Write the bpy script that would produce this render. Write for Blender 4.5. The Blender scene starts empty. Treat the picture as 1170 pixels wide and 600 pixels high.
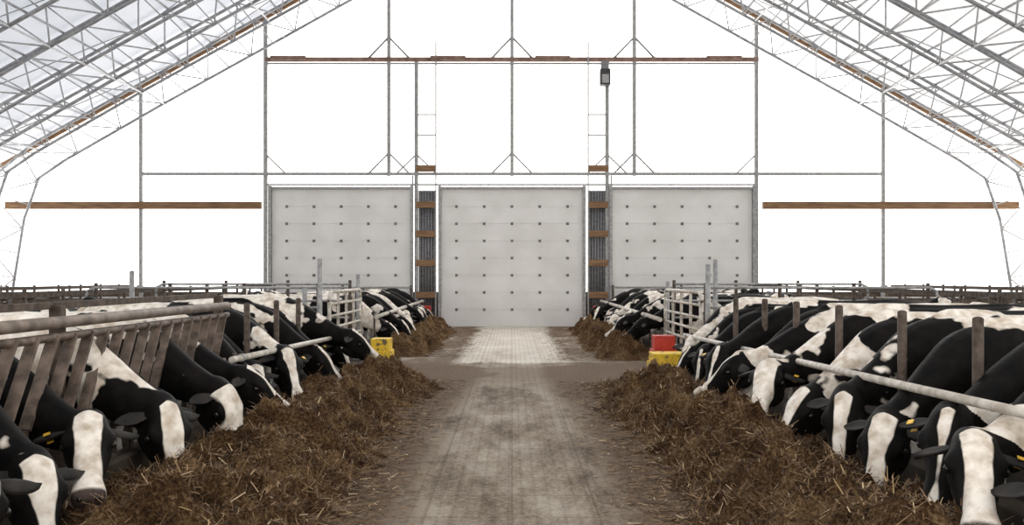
import bpy, math, random, bmesh
import numpy as np
from mathutils import Vector, noise, Matrix
random.seed(11); rng=np.random.default_rng(7)
S=bpy.context.scene
COL=S.collection
try:
    S.view_settings.view_transform='Standard'
    S.view_settings.look='None'
except Exception as e: print(e)

# ------------------------------------------------------------ materials
def new_mat(name):
    m=bpy.data.materials.new(name); m.use_nodes=True
    nt=m.node_tree; b=nt.nodes['Principled BSDF']
    return m,nt,b
def N(nt,t,**kw):
    n=nt.nodes.new(t)
    for k,v in kw.items(): setattr(n,k,v)
    return n
def ramp(nt,stops):
    r=N(nt,'ShaderNodeValToRGB'); e=r.color_ramp.elements
    e[0].position=stops[0][0]; e[0].color=(*stops[0][1],1)
    e[1].position=stops[-1][0]; e[1].color=(*stops[-1][1],1)
    for p,c in stops[1:-1]:
        x=e.new(p); x.color=(*c,1)
    return r
def noisy(name,c1,c2,scale=8,rough=.6,metal=0,bump=0.0,detail=6,stretch=None,lo=.35,hi=.65):
    m,nt,b=new_mat(name)
    tc=N(nt,'ShaderNodeTexCoord'); mp=N(nt,'ShaderNodeMapping')
    if stretch: mp.inputs['Scale'].default_value=stretch
    nz=N(nt,'ShaderNodeTexNoise'); nz.inputs['Scale'].default_value=scale; nz.inputs['Detail'].default_value=detail
    r=ramp(nt,[(lo,c1),(hi,c2)])
    L=nt.links.new
    L(tc.outputs['Object'],mp.inputs[0]); L(mp.outputs[0],nz.inputs['Vector']); L(nz.outputs['Fac'],r.inputs[0]); L(r.outputs[0],b.inputs['Base Color'])
    b.inputs['Roughness'].default_value=rough; b.inputs['Metallic'].default_value=metal
    if bump:
        bp=N(nt,'ShaderNodeBump'); bp.inputs['Strength'].default_value=bump; bp.inputs['Distance'].default_value=.02
        L(nz.outputs['Fac'],bp.inputs['Height']); L(bp.outputs[0],b.inputs['Normal'])
    return m
M_galv=noisy('galvanised_steel',(.24,.24,.24),(.40,.40,.40),12,.5,.2)
M_truss=noisy('truss_steel',(.25,.255,.27),(.40,.405,.42),6,.5,.1)
M_truss2=noisy('truss_web_steel',(.38,.385,.40),(.54,.545,.56),6,.5,.1)
M_pipe=noisy('worn_pipe',(.40,.36,.31),(.68,.64,.58),10,.45,.1)
M_rust=noisy('rusty_steel',(.045,.03,.022),(.12,.09,.07),14,.7,.2,.2)
M_slat=noisy('slat_steel',(.055,.038,.028),(.19,.14,.11),9,.6,.1,.2)
M_toprail=noisy('top_rail',(.13,.10,.08),(.27,.22,.18),9,.6,.1,.2)
M_brownsteel=noisy('brown_beam',(.16,.09,.07),(.27,.18,.14),5,.6,.1)
M_wood=noisy('lumber',(.15,.075,.035),(.29,.17,.085),6,.75,0,.2,stretch=(.3,4,4))
M_darkwood=noisy('dark_planks',(.05,.038,.03),(.13,.10,.07),5,.8,0,.2)
M_door=noisy('door_panel',(.70,.69,.67),(.78,.77,.755),1.2,.5)
M_black=noisy('black_rubber',(.015,.015,.015),(.04,.04,.04),8,.5)
M_bolt=noisy('bolt_steel',(.10,.10,.10),(.18,.18,.18),8,.5)
M_red=noisy('red_paint',(.40,.02,.015),(.55,.04,.02),6,.5)
M_dkmetal=noisy('corrugated_metal',(.14,.14,.15),(.24,.24,.25),4,.5,.3,stretch=(1,1,6))
M_concrete=noisy('old_concrete',(.05,.04,.03),(.12,.095,.07),3,.85,0,.3)
def yellowmat():
    m,nt,b=new_mat('worn_yellow_paint'); L=nt.links.new
    tc=N(nt,'ShaderNodeTexCoord'); nz=N(nt,'ShaderNodeTexNoise'); nz.inputs['Scale'].default_value=9; nz.inputs['Detail'].default_value=8
    r=ramp(nt,[(.36,(.16,.11,.06)),(.42,(.80,.52,.03)),(.8,(.92,.68,.07))])
    L(tc.outputs['Object'],nz.inputs['Vector']); L(nz.outputs['Fac'],r.inputs[0]); L(r.outputs[0],b.inputs['Base Color']); b.inputs['Roughness'].default_value=.6
    return m
M_yellow=yellowmat()
def membrane(name,col,strength,base=(.8,.8,.8)):  # fabric transmits nothing; emission stands in for daylight coming through
    m,nt,b=new_mat(name); L=nt.links.new
    tc=N(nt,'ShaderNodeTexCoord'); nz=N(nt,'ShaderNodeTexNoise'); nz.inputs['Scale'].default_value=.25; nz.inputs['Detail'].default_value=3
    r=ramp(nt,[(.3,tuple(c*.9 for c in col)),(.7,col)])
    L(tc.outputs['Object'],nz.inputs['Vector']); L(nz.outputs['Fac'],r.inputs[0]); L(r.outputs[0],b.inputs['Emission Color'])
    b.inputs['Base Color'].default_value=(*base,1)
    b.inputs['Emission Strength'].default_value=strength; b.inputs['Roughness'].default_value=.7
    return m
M_gable=membrane('glowing_white_fabric',(1,.975,.935),3.0)  # daylight through the wall fabric put in as glow, which lights the barn
M_roofL=membrane('glowing_roof_fabric_shaded',(.86,.91,1.0),.54,(.45,.45,.46))  # left slope: dimmer, bluer daylight put into the emission colour
M_roofR=membrane('glowing_roof_fabric_sunny',(1,.99,.98),.80,(.5,.5,.5))  # right slope: same fabric, brighter daylight put into the emission

# ------------------------------------------------------------ mesh builder
class MB:
    def __init__(s): s.v=[]; s.f=[]; s.m=[]; s.mats=[]; s.sm=[]
    def mi(s,mat):
        if mat not in s.mats: s.mats.append(mat)
        return s.mats.index(mat)
    def tube(s,a,b,r,mat,n=8,r2=None):
        a=Vector(a); b=Vector(b); t=(b-a).normalized(); r2=r if r2 is None else r2
        ref=Vector((0,0,1)) if abs(t.z)<.9 else Vector((1,0,0))
        u=t.cross(ref).normalized(); w=t.cross(u); o=len(s.v); k=s.mi(mat)
        for p,rr in ((a,r),(b,r2)):
            for i in range(n):
                an=2*math.pi*i/n; s.v.append(p+u*(rr*math.cos(an))+w*(rr*math.sin(an)))
        for i in range(n):
            j=(i+1)%n; s.f.append((o+i,o+j,o+n+j,o+n+i)); s.m.append(k); s.sm.append(n>4)
        s.f.append(tuple(o+i for i in range(n))[::-1]); s.m.append(k); s.sm.append(False)
        s.f.append(tuple(o+n+i for i in range(n))); s.m.append(k); s.sm.append(False)
    def poly(s,pts,r,mat,n=8,closed=False):
        pts=list(pts)
        if closed: pts.append(pts[0])
        for a,b in zip(pts[:-1],pts[1:]): s.tube(a,b,r,mat,n)
        for p in pts[1:-1]: s.ball(p,r*1.0,mat)
    def ball(s,c,r,mat,sc=(1,1,1),nu=8,nv=5):
        o=len(s.v); k=s.mi(mat); c=Vector(c)
        s.v.append(c+Vector((0,0,r*sc[2])))
        for j in range(1,nv):
            th=math.pi*j/nv
            for i in range(nu):
                ph=2*math.pi*i/nu
                s.v.append(c+Vector((r*sc[0]*math.sin(th)*math.cos(ph),r*sc[1]*math.sin(th)*math.sin(ph),r*sc[2]*math.cos(th))))
        s.v.append(c-Vector((0,0,r*sc[2]))); e=len(s.v)-1
        for i in range(nu):
            j=(i+1)%nu
            s.f.append((o,o+1+i,o+1+j)); s.f.append((e,e-nu+j,e-nu+i)); s.m+= [k,k]; s.sm+=[True,True]
            for q in range(nv-2):
                a=o+1+q*nu; s.f.append((a+i,a+nu+i,a+nu+j,a+j)); s.m.append(k); s.sm.append(True)
    def box(s,lo,hi,mat,bev=0):
        x0,y0,z0=lo; x1,y1,z1=hi; o=len(s.v); k=s.mi(mat)
        s.v+=[Vector(p) for p in ((x0,y0,z0),(x1,y0,z0),(x1,y1,z0),(x0,y1,z0),(x0,y0,z1),(x1,y0,z1),(x1,y1,z1),(x0,y1,z1))]
        for f in ((0,3,2,1),(4,5,6,7),(0,1,5,4),(1,2,6,5),(2,3,7,6),(3,0,4,7)):
            s.f.append(tuple(o+i for i in f)); s.m.append(k); s.sm.append(False)
    def beam(s,a,b,w,h,mat,up=(0,0,1)):
        a=Vector(a); b=Vector(b); t=(b-a).normalized(); up=Vector(up)
        u=t.cross(up).normalized()*(w/2); v=u.cross(t).normalized()*(h/2); o=len(s.v); k=s.mi(mat)
        for p in (a,b): s.v+=[p-u-v,p+u-v,p+u+v,p-u+v]
        for f in ((0,1,2,3),(7,6,5,4),(0,4,5,1),(1,5,6,2),(2,6,7,3),(3,7,4,0)):
            s.f.append(tuple(o+i for i in f)); s.m.append(k); s.sm.append(False)
    def obj(s,name,bevel=0):
        me=bpy.data.meshes.new(name); me.from_pydata([tuple(v) for v in s.v],[],s.f)
        for m in s.mats: me.materials.append(m)
        me.polygons.foreach_set('material_index',s.m); me.polygons.foreach_set('use_smooth',s.sm); me.update()
        o=bpy.data.objects.new(name,me); COL.objects.link(o)
        if bevel:
            b=o.modifiers.new('bev','BEVEL'); b.width=bevel; b.segments=2; b.limit_method='ANGLE'
        return o

# ------------------------------------------------------------ floor
YW=30.36
def alleymat():
    m,nt,b=new_mat('alley_concrete'); L=nt.links.new
    def math_(op,a=None,b_=None,c=None):
        n=N(nt,'ShaderNodeMath',operation=op)
        for i,v in enumerate((a,b_,c)):
            if v is None: continue
            if hasattr(v,'is_linked'): L(v,n.inputs[i])
            else: n.inputs[i].default_value=v
        return n.outputs[0]
    def mix(f,a,c,bt='MIX'):
        n=N(nt,'ShaderNodeMix',data_type='RGBA',blend_type=bt)
        if hasattr(f,'is_linked'): L(f,n.inputs[0])
        else: n.inputs[0].default_value=f
        L(a,n.inputs[6]); L(c,n.inputs[7]); return n.outputs[2]
    tc=N(nt,'ShaderNodeTexCoord'); mp=N(nt,'ShaderNodeMapping'); mp.inputs['Scale'].default_value=(1,.4,1)
    n1=N(nt,'ShaderNodeTexNoise'); n1.inputs['Scale'].default_value=1.1; n1.inputs['Detail'].default_value=12; n1.inputs['Roughness'].default_value=.72
    n2=N(nt,'ShaderNodeTexNoise'); n2.inputs['Scale'].default_value=22; n2.inputs['Detail'].default_value=9; n2.inputs['Roughness'].default_value=.78
    L(tc.outputs['Object'],mp.inputs[0]); L(mp.outputs[0],n1.inputs['Vector']); L(tc.outputs['Object'],n2.inputs['Vector'])
    nn=math_('MULTIPLY_ADD',n2.outputs['Fac'],.5,n1.outputs['Fac'])
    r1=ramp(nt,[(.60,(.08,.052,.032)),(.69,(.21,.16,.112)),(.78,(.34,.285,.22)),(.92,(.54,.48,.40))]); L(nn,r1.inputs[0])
    r2=ramp(nt,[(.52,(.38,.30,.22)),(.67,(.62,.555,.475)),(.9,(.76,.71,.63))]); L(nn,r2.inputs[0])  # far floor: cleaner concrete, with end-wall glare painted into the lighter colour
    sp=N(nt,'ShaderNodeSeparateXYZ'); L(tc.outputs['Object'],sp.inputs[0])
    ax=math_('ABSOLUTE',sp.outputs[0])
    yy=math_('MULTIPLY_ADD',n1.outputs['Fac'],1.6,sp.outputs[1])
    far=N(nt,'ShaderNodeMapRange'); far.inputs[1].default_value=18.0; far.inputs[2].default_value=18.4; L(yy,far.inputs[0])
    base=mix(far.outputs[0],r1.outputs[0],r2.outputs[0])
    wv=math_('SINE',math_('MULTIPLY',sp.outputs[0],62.0))
    tr=N(nt,'ShaderNodeMapRange'); tr.inputs[1].default_value=-1; tr.inputs[2].default_value=-.5; tr.inputs[3].default_value=.84; tr.inputs[4].default_value=1.0; L(wv,tr.inputs[0])
    cbn=N(nt,'ShaderNodeCombineXYZ'); [L(tr.outputs[0],cbn.inputs[i]) for i in range(3)]
    base=mix(1.0,base,cbn.outputs[0],'MULTIPLY')
    br=N(nt,'ShaderNodeTexBrick'); br.offset=0; br.inputs['Scale'].default_value=1; br.inputs['Brick Width'].default_value=.62; br.inputs['Row Height'].default_value=.62
    br.inputs['Mortar Size'].default_value=.009; br.inputs['Color1'].default_value=(1,1,1,1); br.inputs['Color2'].default_value=(.84,.84,.84,1); br.inputs['Mortar'].default_value=(.5,.46,.42,1)
    L(tc.outputs['Object'],br.inputs['Vector'])
    base=mix(.6,base,br.outputs['Color'],'MULTIPLY')
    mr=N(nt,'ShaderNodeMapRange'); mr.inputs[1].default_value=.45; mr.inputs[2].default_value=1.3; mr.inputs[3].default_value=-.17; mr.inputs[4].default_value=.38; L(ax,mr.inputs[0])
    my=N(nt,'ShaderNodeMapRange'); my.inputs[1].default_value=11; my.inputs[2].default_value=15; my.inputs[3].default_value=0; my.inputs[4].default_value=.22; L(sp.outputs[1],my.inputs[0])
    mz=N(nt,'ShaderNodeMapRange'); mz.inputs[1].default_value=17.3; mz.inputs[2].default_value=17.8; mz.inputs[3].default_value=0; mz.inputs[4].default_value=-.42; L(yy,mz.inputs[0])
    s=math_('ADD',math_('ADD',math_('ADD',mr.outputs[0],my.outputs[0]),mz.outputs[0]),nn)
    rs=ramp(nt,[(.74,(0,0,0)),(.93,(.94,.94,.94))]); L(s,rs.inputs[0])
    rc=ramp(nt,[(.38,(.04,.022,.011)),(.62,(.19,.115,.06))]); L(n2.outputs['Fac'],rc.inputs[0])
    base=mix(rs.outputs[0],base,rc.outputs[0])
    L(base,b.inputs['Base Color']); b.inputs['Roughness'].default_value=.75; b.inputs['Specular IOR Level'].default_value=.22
    bp=N(nt,'ShaderNodeBump'); bp.inputs['Strength'].default_value=.8; bp.inputs['Distance'].default_value=.02
    L(n2.outputs['Fac'],bp.inputs['Height']); L(bp.outputs[0],b.inputs['Normal'])
    return m
M_lane=alleymat()
M_pen=noisy('pen_floor',(.03,.022,.017),(.07,.055,.04),2,.8,0,.3)
f=MB(); f.box((-18.2,-6,-.3),(18.2,YW+.2,-.02),M_pen); f.obj('floor')
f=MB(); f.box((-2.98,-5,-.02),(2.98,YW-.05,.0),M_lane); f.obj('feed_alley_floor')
for sx in (-1,1):
    for (a,b) in ((-4,14.9),(18.2,29.0)):
        f=MB(); f.box((min(sx*3.02,sx*3.2),a,-.02),(max(sx*3.02,sx*3.2),b,.30),M_concrete); f.obj('feed_curb',.02)

# ------------------------------------------------------------ shell
SL=.558; ZR=15.55
def zroof(x): return ZR-SL*abs(x)
XE=18.1
w=MB(); k=w.mi(M_gable)
pts=[(-XE,1.2),(XE,1.2),(XE,zroof(XE)),(0,ZR),(-XE,zroof(XE))]
o=len(w.v)
for y in (YW,YW+.06): w.v+=[Vector((x,y,z)) for x,z in pts]
w.f.append(tuple(range(5))); w.f.append(tuple(range(9,4,-1))); w.m+=[k,k]; w.sm+=[False,False]
for i in range(5):
    j=(i+1)%5; w.f.append((j,i,i+5,j+5)); w.m.append(k); w.sm.append(False)
w.box((-XE,YW-.02,0),(XE,YW+.08,1.2),M_darkwood)
w.obj('wall_back')
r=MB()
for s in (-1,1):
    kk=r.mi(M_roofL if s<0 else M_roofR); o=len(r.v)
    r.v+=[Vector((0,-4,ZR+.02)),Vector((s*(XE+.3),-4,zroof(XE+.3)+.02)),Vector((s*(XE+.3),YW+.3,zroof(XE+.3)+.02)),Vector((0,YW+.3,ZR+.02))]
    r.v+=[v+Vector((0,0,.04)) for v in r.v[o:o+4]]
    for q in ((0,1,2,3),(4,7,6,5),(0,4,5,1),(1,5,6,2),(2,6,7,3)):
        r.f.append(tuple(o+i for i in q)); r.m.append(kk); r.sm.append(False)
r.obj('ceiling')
for s,nm in ((-1,'wall_left'),(1,'wall_right')):
    w=MB(); x0,x1=sorted((s*XE,s*(XE+.12)))
    w.box((x0,-4,0),(x1,YW,1.2),M_darkwood); w.box((x0,-4,4.2),(x1,YW,zroof(XE)),M_gable); w.obj(nm)

def truss(y,name='roof_truss'):
    t=MB()
    for s in (-1,1):
        out=[(0,ZR-.12),(4,zroof(4)-.12),(8,zroof(8)-.12),(12,zroof(12)-.12),(16.4,zroof(16.4)-.12),(17.7,5.2),(17.95,4.2),(17.95,0)]
        inn=[(0,ZR-1.25),(4,zroof(4)-1.27),(8,zroof(8)-1.27),(12,zroof(12)-1.25),(15.3,zroof(15.3)-1.3),(16.2,5.1),(16.7,3.7),(17.3,0)]
        def samp(poly,n):
            P=[Vector((s*a,y,b)) for a,b in poly]; d=[0]
            for a,b in zip(P[:-1],P[1:]): d.append(d[-1]+(b-a).length)
            R=[]
            for i in range(n+1):
                x=d[-1]*i/n
                for j in range(len(P)-1):
                    if x<=d[j+1]+1e-6: R.append(P[j].lerp(P[j+1],(x-d[j])/(d[j+1]-d[j]))); break
            return R
        for p in (out,inn):
            P=[Vector((s*a,y,b)) for a,b in p]
            t.poly(P,.05,M_truss,6)
        A=samp(out,28); B=samp(inn,28)
        for i in range(28):
            t.tube(A[i],B[i],.022,M_truss2,5)
            if i%2: t.tube(A[i],B[i+1],.026,M_truss2,5)
            else: t.tube(B[i],A[i+1],.026,M_truss2,5)
    return t.obj(name)
ys=[YW-.4-1.85*i for i in range(18)]
first=truss(ys[0])
for y in ys[1:]:
    c=bpy.data.objects.new('roof_truss',first.data); c.location=(0,y-ys[0],0); COL.objects.link(c)
p=MB()
for s in (-1,1):
    for x in np.arange(1.5,18,1.1):
        p.tube((s*x,-3,zroof(x)-.06),(s*x,YW-.1,zroof(x)-.06),.034,M_truss,6)
    for x in (3.9,7.8,11.9,15.2):
        p.tube((s*x,-3,zroof(x)-1.27),(s*x,YW-.3,zroof(x)-1.27),.028,M_truss2,6)
    for i in range(0,len(ys)-2,2):
        p.tube((s*4.5,ys[i],zroof(4.5)-.15),(s*11,ys[i+1],zroof(11)-.15),.016,M_truss,5)
        p.tube((s*11,ys[i],zroof(11)-.15),(s*4.5,ys[i+1],zroof(4.5)-.15),.016,M_truss,5)
        p.tube((s*11,ys[i],zroof(11)-.15),(s*16.5,ys[i+1],zroof(16.5)-.15),.016,M_truss,5)
p.obj('roof_purlins')
e=MB()
for s in (-1,1):
    e.beam((0,YW-.12,ZR-.13),(s*XE,YW-.12,zroof(XE)-.13),.08,.12,M_wood)
e.obj('trim_gable')

# gable wall frame
g=MB(); yf=YW-.15
def V(x,z0,z1,r=.055,mat=M_galv): g.beam((x,yf,z0),(x,yf,z1),r*2,r*2,mat,(0,1,0))
def H(x0,x1,z,r=.05,mat=M_galv,y=None): g.beam((x0,yf if y is None else y,z),(x1,yf if y is None else y,z),r*2,r*2,mat)
for x in (-4.25,0,4.22): V(x,5.2,zroof(x)-.2,.06)
for x in (-8.5,8.43): V(x,0,zroof(x)-.2,.065)
for x in (-12.8,12.8): V(x,0,zroof(x)-.2,.055)
for x in (-3.3,3.28): V(x,0,9.2,.065)
for x in (-14.9,-10.7,10.7,14.9): g.tube((x,yf+.1,1.2),(x,yf+.1,4.1),.012,M_galv,5)
H(-12.8,12.8,5.27,.05)
H(-8.5,8.5,9.22,.07,M_brownsteel); H(-8.5,8.5,9.08,.03)
H(-8.5,8.5,4.90,.03)
for x in (-7.7,-2.2,1.4,7.3): 
    g.tube((x-.6,yf-.1,9.25),(x+.6,yf-.1,9.25),.09,M_brownsteel,8)
for x in (-4.25,0,4.22):
    for s in (-1,1):
        g.tube((x,yf,10.0),(x+s*.72,yf,9.25),.04,M_galv,6)
        g.tube((x,yf,6.0),(x+s*.72,yf,5.27),.035,M_galv,6)
for x,s in ((-8.5,1),(8.43,-1),(-3.3,1),(-3.3,-1),(3.28,1),(3.28,-1)):
    g.tube((x,yf,5.95),(x+s*.7,yf,5.27),.03,M_galv,6)
for s in (-1,1):
    for x in (2.62,3.42): 
        g.beam((s*x,yf-.1,0),(s*x,yf-.1,9.8 if x<3 else 5.2),.05,.05,M_galv,(0,1,0))
    for z in (6.6,7.3): g.beam((s*2.62,yf-.1,z),(s*3.3,yf-.1,z),.03,.05,M_galv)
g.obj('gable_steel_frame')
for s in (-1,1):
    b=MB(); x0,x1=sorted((s*8.65,s*17.45)); b.box((x0,yf-.12,4.06),(x1,yf+.1,4.31),M_wood); b.obj('girt_beam',.01)
for s in (-1,1):
    c=MB(); 
    for i in range(6):
        x=s*(2.68+.1*i); c.tube((x,yf+.05,0),(x,yf+.05,4.7),.05,M_dkmetal,8)
    for z in (1.1,2.2,3.2,4.2,5.45):
        xx0,xx1=sorted((s*2.6,s*3.3)); c.box((xx0,yf-.12,z-.11),(xx1,yf-.03,z+.11),M_wood)
    c.obj('door_pillar')
def door(i,x0,x1):
    d=MB(); n=8; h=4.74/n
    d.box((x0+.05,YW-.16,0),(x1-.05,YW-.10,4.74),M_door)
    for r_ in range(n):
        d.box((x0+.06,YW-.18,r_*h+.003),(x1-.06,YW-.15,(r_+1)*h-.003),M_door)
    W=x1-x0
    for r_ in range(1,n):
        for c in range(5):
            x=x0+W*(c+.6)/5.2; d.box((x-.045,YW-.20,r_*h-.05),(x+.045,YW-.175,r_*h+.04),M_bolt)
    for x in (x0,x1): d.box((x-.05,YW-.3,0),(x+.05,YW-.12,4.85),M_galv)
    d.box((x0,YW-.28,4.74),(x1,YW-.12,4.82),M_galv)
    d.obj('door_%d'%i)
door(1,-2.49,2.49); door(2,-8.33,-3.45); door(3,3.4,8.33)
l=MB(); l.box((3.0,yf-.5,8.25),(3.35,yf-.15,8.8),M_black); l.box((3.05,yf-.3,8.8),(3.3,yf-.1,9.1),M_dkmetal); l.box((3.06,yf-.53,8.3),(3.29,yf-.5,8.6),M_galv); l.obj('flood_light',.02)
for s in (-1,1):
    b=MB(); b.box((s*2.85-.13,YW-1.2,0),(s*2.85+.13,YW-.9,.75),M_red); b.box((s*2.85-.17,YW-1.25,0),(s*2.85+.17,YW-.85,.08),M_concrete); b.obj('door_guard_post',.03)

# ------------------------------------------------------------ fences
def lpipe(name,a,b,r,posts,zp=0,mat=M_pipe):
    t=MB(); t.tube(a,b,r,mat,12); A=Vector(a);B=Vector(b)
    for y in posts:
        q=A.lerp(B,(y-A.y)/(B.y-A.y)); s=1 if q.x>0 else -1
        t.tube((q.x+s*.07,y,zp),(q.x+s*.07,y,q.z+.05),.022,M_rust,8)
        t.tube((q.x,y-.03,q.z),(q.x,y+.03,q.z),r*1.25,M_galv,10)
    return t.obj(name)
lpipe('neck_rail',(2.86,3.5,.97),(2.80,14.2,.76),.032,(9.9,14))
lpipe('neck_rail',(-2.85,8.9,.86),(-2.8,14.8,.73),.034,(9.2,14.7))
lpipe('neck_rail',(-2.95,19,.84),(-2.95,29,.92),.045,(19.2,24,28.8))
lpipe('neck_rail',(2.95,17.4,.86),(2.95,29,.92),.045,(19.2,24,28.8))
h=MB(); X=-3.12
h.tube((X,2.5,1.39),(X,9.6,1.39),.042,M_toprail,12); h.tube((X,2.5,1.29),(X,9.6,1.29),.03,M_slat,10)
h.tube((X,2.5,.3),(X,9.6,.3),.03,M_rust,8)
h.beam((X-.14,2.5,1.5),(X-.14,9.6,1.5),.05,.05,M_rust)
y=2.6
while y<9.3:
    h.beam((X,y+.36,1.3),(X,y,.72),.03,.075,M_slat,(1,0,0)); h.beam((X,y,.72),(X,y,.3),.03,.04,M_rust,(1,0,0)); y+=.25
for y in (3,6.2,9.6): h.beam((X-.1,y,0),(X-.1,y,1.5),.08,.08,M_rust,(0,1,0))
h.obj('slant_feed_fence')
def post(x,y,z,r=.036,mat=M_rust):
    t=MB(); t.tube((x,y,0),(x,y,z),r,mat,10); t.ball((x,y,z),r*1.05,mat,(1,1,.5)); t.box((x-.09,y-.09,0),(x+.09,y+.09,.03),mat); t.obj('fence_post')
for x,y,z in ((3.12,5.86,1.42),(3.12,7.0,1.42),(3.12,8.35,1.42),(3.12,9.6,1.42),(3.12,10.8,1.42),(-3.15,10.4,1.38),(-3.15,11.7,1.38),(-3.15,12.9,1.38),(3.12,12.2,1.4)): post(x,y,z)
for x,y,z in ((-3.25,14.8,2.0),(3.2,14.3,1.9),(3.6,15.5,2.0),(-3.2,18.2,1.75),(3.2,18.0,1.6),(-6.6,15.2,1.8),(-3.6,15.2,1.5)): post(x,y,z,.042,M_galv)
def gate(x,y0,y1,z0,z1):
    t=MB(); c=.15
    fr=[(x,y0+c,z0),(x,y1-c,z0),(x,y1-.04,z0+.04),(x,y1,z0+c),(x,y1,z1-c),(x,y1-.04,z1-.04),(x,y1-c,z1),(x,y0+c,z1),(x,y0+.04,z1-.04),(x,y0,z1-c),(x,y0,z0+c),(x,y0+.04,z0+.04)]
    t.poly(fr,.032,M_pipe,8,True)
    for i in range(1,5):
        z=z0+(z1-z0)*i/5; t.tube((x,y0,z),(x,y1,z),.024,M_pipe,8)
    for i in (1,2,3):
        y=y0+(y1-y0)*i/4; t.beam((x,y,z0),(x,y,z1),.02,.05,M_pipe,(1,0,0))
    for z in (z0+.15,z1-.15): t.tube((x,y0-.12,z),(x,y0,z),.02,M_rust,6)
    t.tube((x,y0+.1,0),(x,y0+.1,z0),.02,M_rust,6)
    t.obj('tube_gate')
gate(-3.12,14.95,18.0,.4,1.45); gate(3.12,14.45,17.8,.4,1.45)
for s in (-1,1):
    for yc,x1,zt in ((15.3,7.3,1.52),(18.3,7.3,1.56)):
        t=MB()
        for z in (zt,zt-.35,zt-.7): t.tube((s*3.4,yc,z),(s*x1,yc,z),.024,M_galv,8)
        t.poly([(s*x1,yc,zt),(s*(x1+.12),yc,zt-.06),(s*(x1+.15),yc,zt-.2),(s*(x1+.12),yc,zt-.32),(s*x1,yc,zt-.35)],.024,M_galv,8)
        x=3.4
        while x<=x1+.01:
            t.tube((s*x,yc+.06,0),(s*x,yc+.06,zt+.08),.035,M_rust,8); x+=(x1-3.4)/3
        t.obj('cross_fence')
    t=MB(); yc=29.4; zt=1.36
    for z in (zt,zt-.35,zt-.7): t.tube((s*3.4,yc,z),(s*17.2,yc,z),.03,M_galv,8)
    for x in np.arange(3.4,17.3,2.3): t.tube((s*x,yc+.07,0),(s*x,yc+.07,zt+.08),.04,M_rust,8)
    t.obj('end_fence')
    for xs_ in (7.9,12.4):
        t=MB()
        for z in (1.42,1.2): t.beam((s*xs_,3,z),(s*xs_,28.6,z),.06,.09 if z>1.3 else .06,M_rust)
        y=3.2
        while y<28.6:
            x=s*xs_; q=s*1.0
            t.tube((x,y,0),(x,y,1.5),.035,M_rust,8)
            t.poly([(x,y,1.15),(x+q*1.2,y,1.18),(x+q*1.55,y,1.05),(x+q*1.6,y,.8),(x+q*1.35,y,.55),(x,y,.45)],.026,M_rust,6)
            y+=1.22
        t.box((min(s*xs_,s*(xs_+2.2)),3,0),(max(s*xs_,s*(xs_+2.2)),28.6,.15),M_concrete)
        t.obj('free_stall_row')
def block(name,x0,x1,y0,y1,z,mat):
    t=MB(); i=.03
    t.box((x0,y0,0),(x1,y1,z*.62),mat); t.box((x0+i,y0+i,z*.62),(x1-i,y1-i,z),mat)
    for a in (x0+.08,x1-.08): t.box((a-.03,y0-.015,z*.15),(a+.03,y0,z*.3),M_black)
    t.obj(name,.02)
block('yellow_barrier_block',-2.62,-2.22,16.0,16.5,.57,M_yellow)
block('yellow_barrier_block',2.34,3.0,14.6,15.2,.42,M_yellow)
block('red_barrier_block',2.5,2.93,15.5,15.9,.66,M_red)

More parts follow.
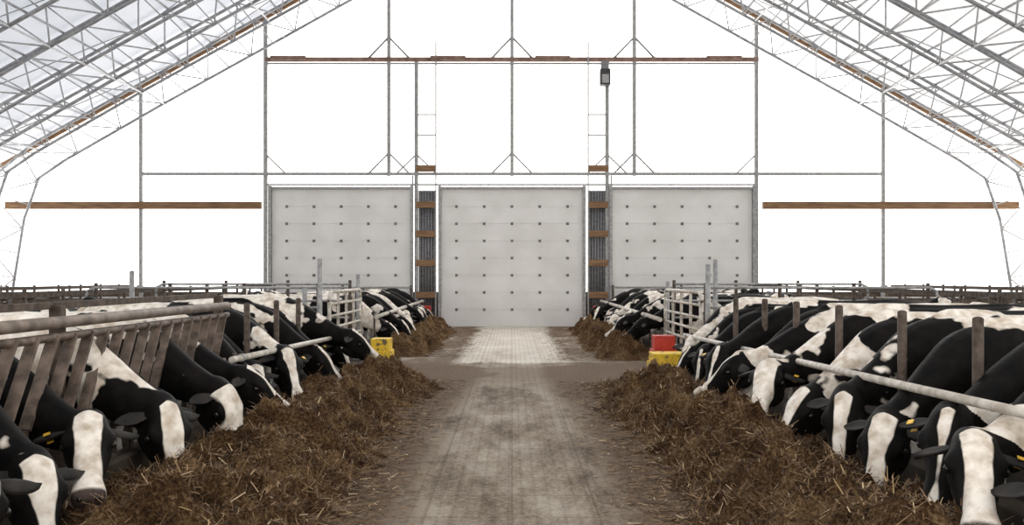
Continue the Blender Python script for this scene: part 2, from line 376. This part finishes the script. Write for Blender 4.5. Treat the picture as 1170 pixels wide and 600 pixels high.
# ------------------------------------------------------------ cows
def cowmat():
    m,nt,b=new_mat('holstein_hide'); L=nt.links.new
    tc=N(nt,'ShaderNodeTexCoord'); oi=N(nt,'ShaderNodeObjectInfo')
    mu=N(nt,'ShaderNodeVectorMath',operation='SCALE'); cb=N(nt,'ShaderNodeCombineXYZ'); 
    for i in range(3): L(oi.outputs['Random'],cb.inputs[i])
    L(cb.outputs[0],mu.inputs[0]); mu.inputs['Scale'].default_value=57
    ad=N(nt,'ShaderNodeVectorMath',operation='ADD'); L(tc.outputs['Object'],ad.inputs[0]); L(mu.outputs[0],ad.inputs[1])
    nz=N(nt,'ShaderNodeTexNoise'); nz.inputs['Scale'].default_value=1.7; nz.inputs['Detail'].default_value=3.5; nz.inputs['Roughness'].default_value=.5
    L(ad.outputs[0],nz.inputs['Vector'])
    ab=N(nt,'ShaderNodeAttribute'); ab.attribute_name='bias'; aw=N(nt,'ShaderNodeAttribute'); aw.attribute_name='nw'; am=N(nt,'ShaderNodeAttribute'); am.attribute_name='muz'
    s1=N(nt,'ShaderNodeMath',operation='SUBTRACT'); L(nz.outputs['Fac'],s1.inputs[0]); s1.inputs[1].default_value=.5
    m1=N(nt,'ShaderNodeMath',operation='MULTIPLY'); L(s1.outputs[0],m1.inputs[0]); L(aw.outputs['Fac'],m1.inputs[1])
    a1=N(nt,'ShaderNodeMath',operation='ADD'); L(m1.outputs[0],a1.inputs[0]); L(ab.outputs['Fac'],a1.inputs[1])
    rr=N(nt,'ShaderNodeMath',operation='MULTIPLY'); L(oi.outputs['Random'],rr.inputs[0]); rr.inputs[1].default_value=37.7
    fr=N(nt,'ShaderNodeMath',operation='FRACT'); L(rr.outputs[0],fr.inputs[0])
    fm=N(nt,'ShaderNodeMath',operation='MULTIPLY_ADD'); L(fr.outputs[0],fm.inputs[0]); fm.inputs[1].default_value=.16; L(a1.outputs[0],fm.inputs[2])
    fs_=N(nt,'ShaderNodeMath',operation='SUBTRACT'); L(fm.outputs[0],fs_.inputs[0]); fs_.inputs[1].default_value=.085
    sc=N(nt,'ShaderNodeMath',operation='MULTIPLY_ADD'); sc.inputs[1].default_value=45; sc.inputs[2].default_value=.5; sc.use_clamp=True; L(fs_.outputs[0],sc.inputs[0])
    nf=N(nt,'ShaderNodeTexNoise'); nf.inputs['Scale'].default_value=10; nf.inputs['Detail'].default_value=6; L(ad.outputs[0],nf.inputs['Vector'])
    rw=ramp(nt,[(.3,(.50,.41,.32)),(.6,(.88,.83,.76))]); L(nf.outputs['Fac'],rw.inputs[0])
    rb=ramp(nt,[(.35,(.002,.002,.0022)),(.75,(.009,.007,.006))]); L(nf.outputs['Fac'],rb.inputs[0])
    mx=N(nt,'ShaderNodeMix',data_type='RGBA'); L(sc.outputs[0],mx.inputs[0]); L(rb.outputs[0],mx.inputs[6]); L(rw.outputs[0],mx.inputs[7])
    m2=N(nt,'ShaderNodeMix',data_type='RGBA'); L(am.outputs['Fac'],m2.inputs[0]); L(mx.outputs[2],m2.inputs[6]); m2.inputs[7].default_value=(.07,.05,.045,1)
    L(m2.outputs[2],b.inputs['Base Color']); b.inputs['Roughness'].default_value=.6; b.inputs['Specular IOR Level'].default_value=.10
    nh=N(nt,'ShaderNodeTexNoise'); nh.inputs['Scale'].default_value=60; L(tc.outputs['Object'],nh.inputs['Vector'])
    bp=N(nt,'ShaderNodeBump'); bp.inputs['Strength'].default_value=.25; bp.inputs['Distance'].default_value=.01; L(nh.outputs['Fac'],bp.inputs['Height']); L(bp.outputs[0],b.inputs['Normal'])
    return m
M_cow=cowmat()
M_eye,_,b_=new_mat('cow_eye'); b_.inputs['Base Color'].default_value=(.01,.008,.006,1); b_.inputs['Roughness'].default_value=.12
M_tag=noisy('ear_tag_yellow',(.75,.42,.03),(.9,.55,.06),8,.5)
M_ear=noisy('cow_ear',(.006,.006,.006),(.03,.024,.02),9,.8)

def loft(V_,F_,keys,ref=Vector((0,1,0)),n=16,sub=4,pw=2.0):
    K=[np.array(k,float) for k in keys]; R=[]
    for i in range(len(K)-1):
        p0=K[max(i-1,0)];p1=K[i];p2=K[i+1];p3=K[min(i+2,len(K)-1)]
        for j in range(sub):
            t=j/sub; R.append(.5*((2*p1)+(-p0+p2)*t+(2*p0-5*p1+4*p2-p3)*t*t+(-p0+3*p1-3*p2+p3)*t**3))
    R.append(K[-1]); o=len(V_)
    for i,r in enumerate(R):
        a=Vector(R[max(i-1,0)][:3]); b=Vector(R[min(i+1,len(R)-1)][:3]); t=(b-a).normalized()
        side=(ref-t*ref.dot(t)).normalized(); up=side.cross(t)
        c=Vector(r[:3]); 
        for q in range(n):
            an=2*math.pi*q/n; cx=math.cos(an); sy=math.sin(an)
            cx=math.copysign(abs(cx)**(2/pw),cx); sy=math.copysign(abs(sy)**(2/pw),sy)
            V_.append(c+side*(max(r[3],.004)*cx)+up*(max(r[4],.004)*sy))
    for i in range(len(R)-1):
        for q in range(n):
            j=(q+1)%n; F_.append((o+i*n+q,o+i*n+j,o+(i+1)*n+j,o+(i+1)*n+q))
    F_.append(tuple(o+q for q in range(n))[::-1]); e=o+(len(R)-1)*n; F_.append(tuple(e+q for q in range(n)))

def build_cow(name,neck,pitch,yaw,blaze,hs=1.2,tag=0,nb=-.1,bodyb=.02):
    V_=[];F_=[]
    trunk=[(-1.60,0,1.20,.05,.07),(-1.54,0,1.16,.17,.2),(-1.4,0,1.12,.25,.30),(-1.1,0,1.09,.29,.36),(-.75,0,1.03,.34,.41),(-.35,0,.98,.37,.45),(0,0,.98,.34,.45),(.25,0,1.01,.27,.41),(.45,0,1.01,.22,.345)]
    loft(V_,F_,trunk+neck,pw=2.3)
    loft(V_,F_,[(-1.45,0,1.36,.06,.05),(-1.0,0,1.42,.07,.04),(-.4,0,1.395,.06,.05),(.05,0,1.41,.07,.05),(.28,0,1.39,.06,.06),(.48,0,1.25,.04,.05)],n=8)
    loft(V_,F_,[(.1,0,.62,.08,.08),(.35,0,.66,.1,.12),(.55,0,.72,.08,.11),(.72,0,.74,.05,.08)],n=10)
    for s in (-1,1):
        loft(V_,F_,[(-1.12,s*.16,1.30,.06,.05),(-1.05,s*.27,1.30,.06,.06),(-.95,s*.2,1.25,.06,.05)],n=8)
        loft(V_,F_,[(.15,s*.1,1.36,.06,.08),(.28,s*.20,1.18,.07,.13),(.42,s*.215,.95,.07,.12),(.38,s*.19,.78,.06,.1)],n=10)
        fo=random.uniform(-.06,.06)*s
        loft(V_,F_,[(.22,s*.17,1.12,.09,.18),(.24,s*.2,.9,.1,.16),(.26+fo*.3,s*.19,.7,.075,.1),(.29+fo*.6,s*.18,.5,.052,.062),(.31+fo,s*.175,.43,.06,.065),(.30+fo,s*.17,.3,.038,.045),(.31+fo,s*.17,.15,.045,.05),(.34+fo,s*.17,.08,.052,.062),(.36+fo,s*.17,.0,.062,.08)],n=12)
        loft(V_,F_,[(-1.2,s*.17,1.12,.13,.24),(-1.12,s*.2,.92,.13,.23),(-1.08,s*.21,.75,.1,.17),(-1.2,s*.2,.6,.065,.09),(-1.34-fo,s*.19,.5,.05,.075),(-1.31-fo,s*.185,.36,.04,.05),(-1.27-fo,s*.18,.15,.046,.052),(-1.23-fo,s*.18,.07,.052,.062),(-1.2-fo,s*.18,0,.062,.08)],n=12)
        loft(V_,F_,[(-.82,s*.07,.72,.06,.08),(-.95,s*.08,.62,.1,.13),(-1.05,s*.08,.56,.1,.12),(-1.15,s*.07,.62,.05,.08)],n=10)
    loft(V_,F_,[(-1.5,0,1.36,.04,.04),(-1.6,0,1.3,.04,.035),(-1.66,0,1.1,.03,.03),(-1.67,.02,.75,.026,.026),(-1.66,.02,.55,.045,.045),(-1.66,.02,.38,.03,.03)],n=8)
    O=Vector(neck[-1][:3]); cp,sp=math.cos(pitch),math.sin(pitch)
    ax=Vector((cp*math.cos(yaw),cp*math.sin(yaw),sp)); sd=Vector((-math.sin(yaw),math.cos(yaw),0)); up=ax.cross(sd).normalized()
    if up.z<0: up=-up
    def hp(s,w,u): return O+(ax*s+sd*w+up*u)*hs
    sec=[(-.12,-.02,.06,.06),(-.07,.02,.085,.085),(.0,.02,.105,.12),(.08,.0,.118,.14),(.15,-.02,.12,.145),(.22,-.03,.10,.13),(.30,-.035,.078,.108),(.38,-.035,.067,.088),(.45,-.033,.07,.076),(.51,-.033,.082,.072),(.555,-.04,.08,.064),(.585,-.045,.045,.038)]
    loft(V_,F_,[(*hp(s,0,u),w*hs,d*hs) for s,u,w,d in sec],ref=sd,pw=2.7)
    loft(V_,F_,[(*hp(-.06,0,.08),.06,.03),(*hp(-.0,0,.125),.055,.035),(*hp(.06,0,.115),.05,.03)],ref=sd,n=8)
    for s in (-1,1):
        loft(V_,F_,[(*hp(.09,s*.08,.075),.03,.035),(*hp(.15,s*.105,.06),.038,.035),(*hp(.21,s*.088,.04),.025,.025)],ref=sd,n=8)
        loft(V_,F_,[(*hp(.04,s*.07,-.12),.035,.06),(*hp(.12,s*.075,-.145),.035,.055),(*hp(.25,s*.05,-.13),.03,.04)],ref=sd,n=8)
        loft(V_,F_,[(*hp(.50,s*.05,.01),.022,.02),(*hp(.545,s*.058,.0),.028,.026),(*hp(.575,s*.045,-.02),.018,.018)],ref=sd,n=8)
    me=bpy.data.meshes.new('tmp'); me.from_pydata([tuple(v) for v in V_],[],F_); ob=bpy.data.objects.new('tmp',me); COL.objects.link(ob)
    bm=bmesh.new(); bm.from_mesh(me); bmesh.ops.recalc_face_normals(bm,faces=bm.faces); bm.to_mesh(me); bm.free()
    md=ob.modifiers.new('r','REMESH'); md.mode='VOXEL'; md.voxel_size=.018
    ms=ob.modifiers.new('s','SMOOTH'); ms.factor=.5; ms.iterations=5
    dg=bpy.context.evaluated_depsgraph_get(); ev=bpy.data.meshes.new_from_object(ob.evaluated_get(dg),depsgraph=dg)
    bpy.data.objects.remove(ob)
    nv=len(ev.vertices); co=np.empty(nv*3); ev.vertices.foreach_get('co',co); co=co.reshape(-1,3)
    fs=[tuple(p.vertices) for p in ev.polygons]
    mb=MB(); mb.v=[Vector(c) for c in co]; mb.f=fs; mb.mi(M_cow); mb.m=[0]*len(fs); mb.sm=[True]*len(fs)
    for s in (-1,1):
        base=hp(.02,s*.085,.03); tip=hp(.02,s*.255,-.04)
        ka=mb.mi(M_ear); d=(tip-base); wv=(ax*.8+up*.3).normalized(); nn=d.cross(wv).normalized()
        prof=[(0,.020),(.2,.040),(.45,.054),(.7,.046),(.88,.027),(1,.006)]; o=len(mb.v)
        for t,wd in prof:
            c=base+d*t
            for q in range(8):
                an=2*math.pi*q/8; cup=.026*math.cos(an)**2
                mb.v.append(c+wv*(wd*hs*math.cos(an))+nn*(.012*math.sin(an)+cup))
        for i in range(len(prof)-1):
            for q in range(8):
                j=(q+1)%8; mb.f.append((o+i*8+q,o+i*8+j,o+i*8+8+j,o+i*8+8+q)); mb.m.append(ka); mb.sm.append(True)
        mb.f.append(tuple(o+40+q for q in range(8))); mb.m.append(ka); mb.sm.append(True)
        if tag==s:
            c=base+d*.6; kt=mb.mi(M_tag)
            for off in (.036,-.022):
                cc=c+nn*off; a_=wv*.024; b2=d.normalized()*.02
                o=len(mb.v); th=nn*.003
                for sg in (-1,1):
                    mb.v+=[cc-a_-b2+th*sg,cc+a_-b2+th*sg,cc+a_*1.1+b2+th*sg,cc-a_*1.1+b2+th*sg]
                for q in ((0,1,2,3),(7,6,5,4),(0,4,5,1),(1,5,6,2),(2,6,7,3),(3,7,4,0)):
                    mb.f.append(tuple(o+i for i in q)); mb.m.append(kt); mb.sm.append(False)
        mb.ball(hp(.165,s*.115,.022),.024*hs,M_eye)
        mb.ball(hp(.578,s*.04,-.012),.014*hs,M_eye)
    A=np.array([tuple(v) for v in mb.v]); P=A-np.array(O)
    ls=P@np.array(ax)/hs; lw=P@np.array(sd)/hs; lu=P@np.array(up)/hs
    dist=np.linalg.norm(P,axis=1)
    head=np.clip((ls+.06)/.06,0,1)*(dist<.85)
    b0,b1,b2_=blaze
    hwid=np.interp(ls,[-.05,.0,.12,.25,.4,.5,.6],[-.03,b0,b0,b1,b1,b2_,b2_])
    bh=(hwid-np.abs(lw))*3.0 - np.clip(-(lu+.035),0,1)*4*(ls<.42)
    x=A[:,0]; z=A[:,2]
    bb=bodyb+np.clip((.62-z)*.9,-.0,.5)+nb*np.clip((x-.1)*2,0,1)
    bias=bh*head+bb*(1-head); nw=.34*head+1.25*(1-head)
    muz=np.clip((ls-.535)/.015,0,1)*(dist<.9)*(head>0)
    hoof=(z<.075).astype(float); muz=np.maximum(muz,hoof)
    me=bpy.data.meshes.new(name); me.from_pydata([tuple(v) for v in mb.v],[],mb.f)
    for m in mb.mats: me.materials.append(m)
    me.polygons.foreach_set('material_index',mb.m); me.polygons.foreach_set('use_smooth',mb.sm)
    for nm,arr in (('bias',bias),('nw',nw),('muz',muz)):
        at=me.attributes.new(nm,'FLOAT','POINT'); at.data.foreach_set('value',arr.astype(np.float32))
    me.update(); return me
R=math.radians
def neck_lo(dy,dz=0): return [(.66,dy*.15,.92+dz*.2,.165,.26),(.86,dy*.45,.80+dz*.5,.14,.20),(1.04,dy*.8,.70+dz*.8,.12,.165),(1.17,dy,.64+dz,.10,.14)]
neck_mid=lambda dy:[(.70,dy*.2,.95,.16,.25),(.90,dy*.5,.86,.138,.195),(1.08,dy*.8,.79,.115,.16),(1.22,dy,.76,.10,.14)]
neck_out=lambda dy:[(.70,dy*.2,.93,.16,.25),(.92,dy*.5,.83,.135,.19),(1.12,dy*.8,.76,.115,.155),(1.28,dy,.75,.10,.135)]
neck_hi=lambda dy:[(.74,dy*.2,1.10,.155,.26),(.95,dy*.5,1.18,.13,.2),(1.10,dy*.8,1.28,.11,.16),(1.2,dy,1.36,.09,.12)]
C={}
for sg,tg in ((-1,'L'),(1,'R')):
    nbk=-.15 if sg<0 else -.10; bo=.01 if sg<0 else -.02
    C['a'+tg]=build_cow('cow_a'+tg,neck_lo(sg*.08),R(-50),R(sg*36),(.07,.055,.09),nb=nbk,bodyb=bo,tag=sg)
    C['b'+tg]=build_cow('cow_b'+tg,neck_lo(sg*.17,.03),R(-48),R(sg*58),(.095,.075,.11),nb=nbk,bodyb=bo)
    C['c'+tg]=build_cow('cow_c'+tg,neck_lo(sg*.0,-.03),R(-40),R(sg*16),(.04,.035,.07),nb=nbk+.03,bodyb=bo)
    C['d'+tg]=build_cow('cow_d'+tg,neck_lo(-sg*.06,.04),R(-60),R(sg*8),(.10,.08,.12),nb=nbk,bodyb=bo)
    C['e'+tg]=build_cow('cow_e'+tg,neck_mid(sg*.14),R(-42),R(sg*44),(.055,.03,.05),nb=nbk,bodyb=bo,tag=-sg)
    C['f'+tg]=build_cow('cow_f'+tg,neck_lo(sg*.12,.05),R(-56),R(sg*46),(.03,.02,.03),nb=nbk,bodyb=bo)
    C['g'+tg]=build_cow('cow_g'+tg,neck_out(sg*.18),R(-26),R(sg*62),(.06,.05,.09),nb=nbk,bodyb=bo,tag=sg)
    C['i'+tg]=build_cow('cow_i'+tg,neck_mid(-sg*.12),R(-34),R(-sg*24),(.05,.04,.10),nb=nbk,bodyb=bo)
C['h']=build_cow('cow_h',neck_hi(.05),R(-22),R(20),(.05,.04,.09))
def cow(kind,x,y,rot,s=1.0):
    o=bpy.data.objects.new('cow',C[kind]); o.location=(x,y,0); o.rotation_euler=(0,0,rot); o.scale=(s,s,s*.925); COL.objects.link(o)
left='bagfbdiabefcbiag'
for i in range(15):
    cow(left[i]+'L',-3.95+random.uniform(-.16,.12),4.55+.71*i+random.uniform(-.06,.06),R(random.uniform(-15,2)),random.uniform(.95,1.07))
right='bgeafcgibeafcbdc'
for i in range(14):
    cow(right[i]+'R',3.95+random.uniform(-.12,.16),4.5+.73*i+random.uniform(-.06,.06),math.pi+R(random.uniform(-3,15)),random.uniform(.95,1.07))
for i in range(11):
    cow(random.choice('abcdefgi')+'L',-4.0+random.uniform(-.15,.15),19.3+.85*i,R(random.uniform(-12,8)))
    cow(random.choice('abcdefgi')+'R',4.0+random.uniform(-.15,.15),18.9+.85*i,math.pi+R(random.uniform(-8,12)))
for x,y,r_,k_ in ((6.5,7.0,1.7,'h'),(6.6,12.3,1.5,'h'),(6.5,22,1.6,'h'),(-6.5,12.2,1.5,'h'),(-6.5,22.5,-1.6,'h'),(6.5,25.6,-1.6,'h'),(-6.5,8.2,-1.6,'h'),(11.2,10.4,3.1,'h'),(11.2,14.2,3.1,'h'),(-11.2,13.6,.1,'h')):
    cow(k_,x,y,r_)

# ------------------------------------------------------------ feed piles
def hpile(s,x,y,ya,yb):
    far=y>17
    ei=(1.16 if not far else 1.75)+.30*noise.noise(Vector((y*.5,s*3.1,0)))+.24*noise.noise(Vector((y*1.9,s*9,1)))+.16*noise.noise(Vector((y*5,s*9,1)))
    eo=2.98
    t=(x-ei)/(eo-ei)
    if t<=0 or t>=1: prof=0
    else:
        prof=min(1,t/.46) ; prof=prof*prof*(3-2*prof); q=min(1,(1-t)/.42); prof*= .3+.7*q
        if t>.97: prof*=max(0,(1-t)/.03)
    en=max(0,min(1,(y-ya)/.6))*max(0,min(1,(yb-y)/1.2))
    n1=noise.noise(Vector((x*1.3,y*.8,s*5))); n2=noise.noise(Vector((x*3.2,y*3.2,s*7))); n3=noise.noise(Vector((x*9,y*9,s*2))); n4=noise.noise(Vector((x*24,y*24,s*2)))
    h=(.34+.20*n1+.26*n2)*prof*en
    h+=(.12*n3+.06*n4)*min(1,prof*3)*en
    return max(h,-.015)
def haymat():
    m,nt,b=new_mat('silage_feed'); L=nt.links.new
    tc=N(nt,'ShaderNodeTexCoord'); n1=N(nt,'ShaderNodeTexNoise'); n1.inputs['Scale'].default_value=3; n1.inputs['Detail'].default_value=4
    n2=N(nt,'ShaderNodeTexNoise'); n2.inputs['Scale'].default_value=40; n2.inputs['Detail'].default_value=8; n2.inputs['Roughness'].default_value=.78
    L(tc.outputs['Object'],n1.inputs['Vector']); L(tc.outputs['Object'],n2.inputs['Vector'])
    ad=N(nt,'ShaderNodeMath',operation='MULTIPLY_ADD'); ad.inputs[1].default_value=.5; L(n1.outputs['Fac'],ad.inputs[0]); L(n2.outputs['Fac'],ad.inputs[2])
    r=ramp(nt,[(.60,(.022,.011,.006)),(.75,(.12,.066,.031)),(.92,(.38,.25,.13))]); L(ad.outputs[0],r.inputs[0]); L(r.outputs[0],b.inputs['Base Color'])
    b.inputs['Roughness'].default_value=.9; b.inputs['Specular IOR Level'].default_value=.1
    bp=N(nt,'ShaderNodeBump'); bp.inputs['Strength'].default_value=1; bp.inputs['Distance'].default_value=.05; L(n2.outputs['Fac'],bp.inputs['Height']); L(bp.outputs[0],b.inputs['Normal'])
    return m
M_hay=haymat()
m,nt,b=new_mat('straw_blades'); at=N(nt,'ShaderNodeAttribute'); at.attribute_name='tone'
r=ramp(nt,[(0,(.025,.013,.007)),(.5,(.15,.084,.040)),(.85,(.36,.24,.125)),(1,(.66,.52,.33))]); nt.links.new(at.outputs['Fac'],r.inputs[0]); nt.links.new(r.outputs[0],b.inputs['Base Color']); b.inputs['Roughness'].default_value=.8
M_straw=m
def pile(s,ya,yb,nblade):
    nx=100; ny=int((yb-ya)/.03); vs=[];fs=[]
    X=np.linspace(.7,3.0,nx); Y=np.linspace(ya,yb,ny)
    for y in Y:
        for x in X: vs.append((s*x,y,hpile(s,x,y,ya,yb)-.002))
    for j in range(ny-1):
        for i in range(nx-1):
            a=j*nx+i; q=(a,a+1,a+nx+1,a+nx)
            if max(vs[k][2] for k in q)>-.001: fs.append(q if s>0 else q[::-1])
    nb=len(vs); base=len(fs); tone=[0.0]*nb; c=0
    while c<nblade:
        y=ya+(yb-ya)*random.random()**1.25; 
        x=random.uniform(.7,2.9) if random.random()<.75 else 1.3-abs(random.gauss(0,.28))
        h0=hpile(s,x,y,ya,yb)
        if h0<.01 and random.random()>.6*max(0,(x-.45))**1.5: continue
        L_=random.uniform(.02,.11); a=random.uniform(0,6.28); el=random.uniform(-.25,.9) if h0>.03 else random.uniform(0,.08); wd=random.uniform(.0018,.005)
        d=Vector((math.cos(a)*math.cos(el),math.sin(a)*math.cos(el),math.sin(el)))*L_; sd=Vector((-math.sin(a),math.cos(a),random.uniform(-.6,.6)))*wd
        p=Vector((s*x,y,max(h0,0)+.006)); k=len(vs)
        vs+= [tuple(p-sd),tuple(p+sd),tuple(p+d+sd*.6),tuple(p+d-sd*.6)]; fs.append((k,k+1,k+2,k+3)); t=min(1,max(0,random.gauss(.45,.25))); tone+=[t]*4; c+=1
    me=bpy.data.meshes.new('feed_pile'); me.from_pydata(vs,[],fs); me.materials.append(M_hay); me.materials.append(M_straw)
    mi=[0]*base+[1]*(len(fs)-base); me.polygons.foreach_set('material_index',mi)
    t_=me.attributes.new('tone','FLOAT','POINT'); t_.data.foreach_set('value',tone); me.update()
    COL.objects.link(bpy.data.objects.new('feed_pile',me))
pile(-1,3.5,14.6,36000); pile(1,3.5,14.2,36000); pile(-1,18.6,29,8000); pile(1,17.8,29,8000)
vs=[];fs=[]
for i in range(10000):
    y=random.uniform(4,19); x=random.uniform(-2.6,2.6)
    if abs(x)<1.0 and random.random()>(.6 if y>12 else .06+.6*max(0,abs(x)-.5)): continue
    a=random.uniform(0,6.28); L_=random.uniform(.015,.07); wd=random.uniform(.002,.006); d=Vector((math.cos(a),math.sin(a),.03))*L_; sd=Vector((-math.sin(a),math.cos(a),0))*wd; p=Vector((x,y,.006)); k=len(vs)
    vs+=[tuple(p-sd),tuple(p+sd),tuple(p+d+sd),tuple(p+d-sd)]; fs.append((k,k+1,k+2,k+3))
me=bpy.data.meshes.new('loose_straw'); me.from_pydata(vs,[],fs); me.materials.append(M_straw)
t_=me.attributes.new('tone','FLOAT','POINT'); tt=np.repeat(rng.uniform(.1,.7,len(fs)),4).astype(np.float32); t_.data.foreach_set('value',tt); me.update()
COL.objects.link(bpy.data.objects.new('loose_straw',me))

# ------------------------------------------------------------ light + camera
W=bpy.data.worlds.new('World'); S.world=W; W.use_nodes=True
W.node_tree.nodes['Background'].inputs[0].default_value=(1,.96,.90,1); W.node_tree.nodes['Background'].inputs[1].default_value=2.2
cd=bpy.data.cameras.new('camera'); cam=bpy.data.objects.new('camera',cd); COL.objects.link(cam)
cam.location=(0,0,1.7); cam.rotation_euler=(math.pi/2,0,0); cd.sensor_width=36; cd.lens=1000/1170*36; cd.shift_y=17/1170; cd.clip_end=200
S.camera=cam
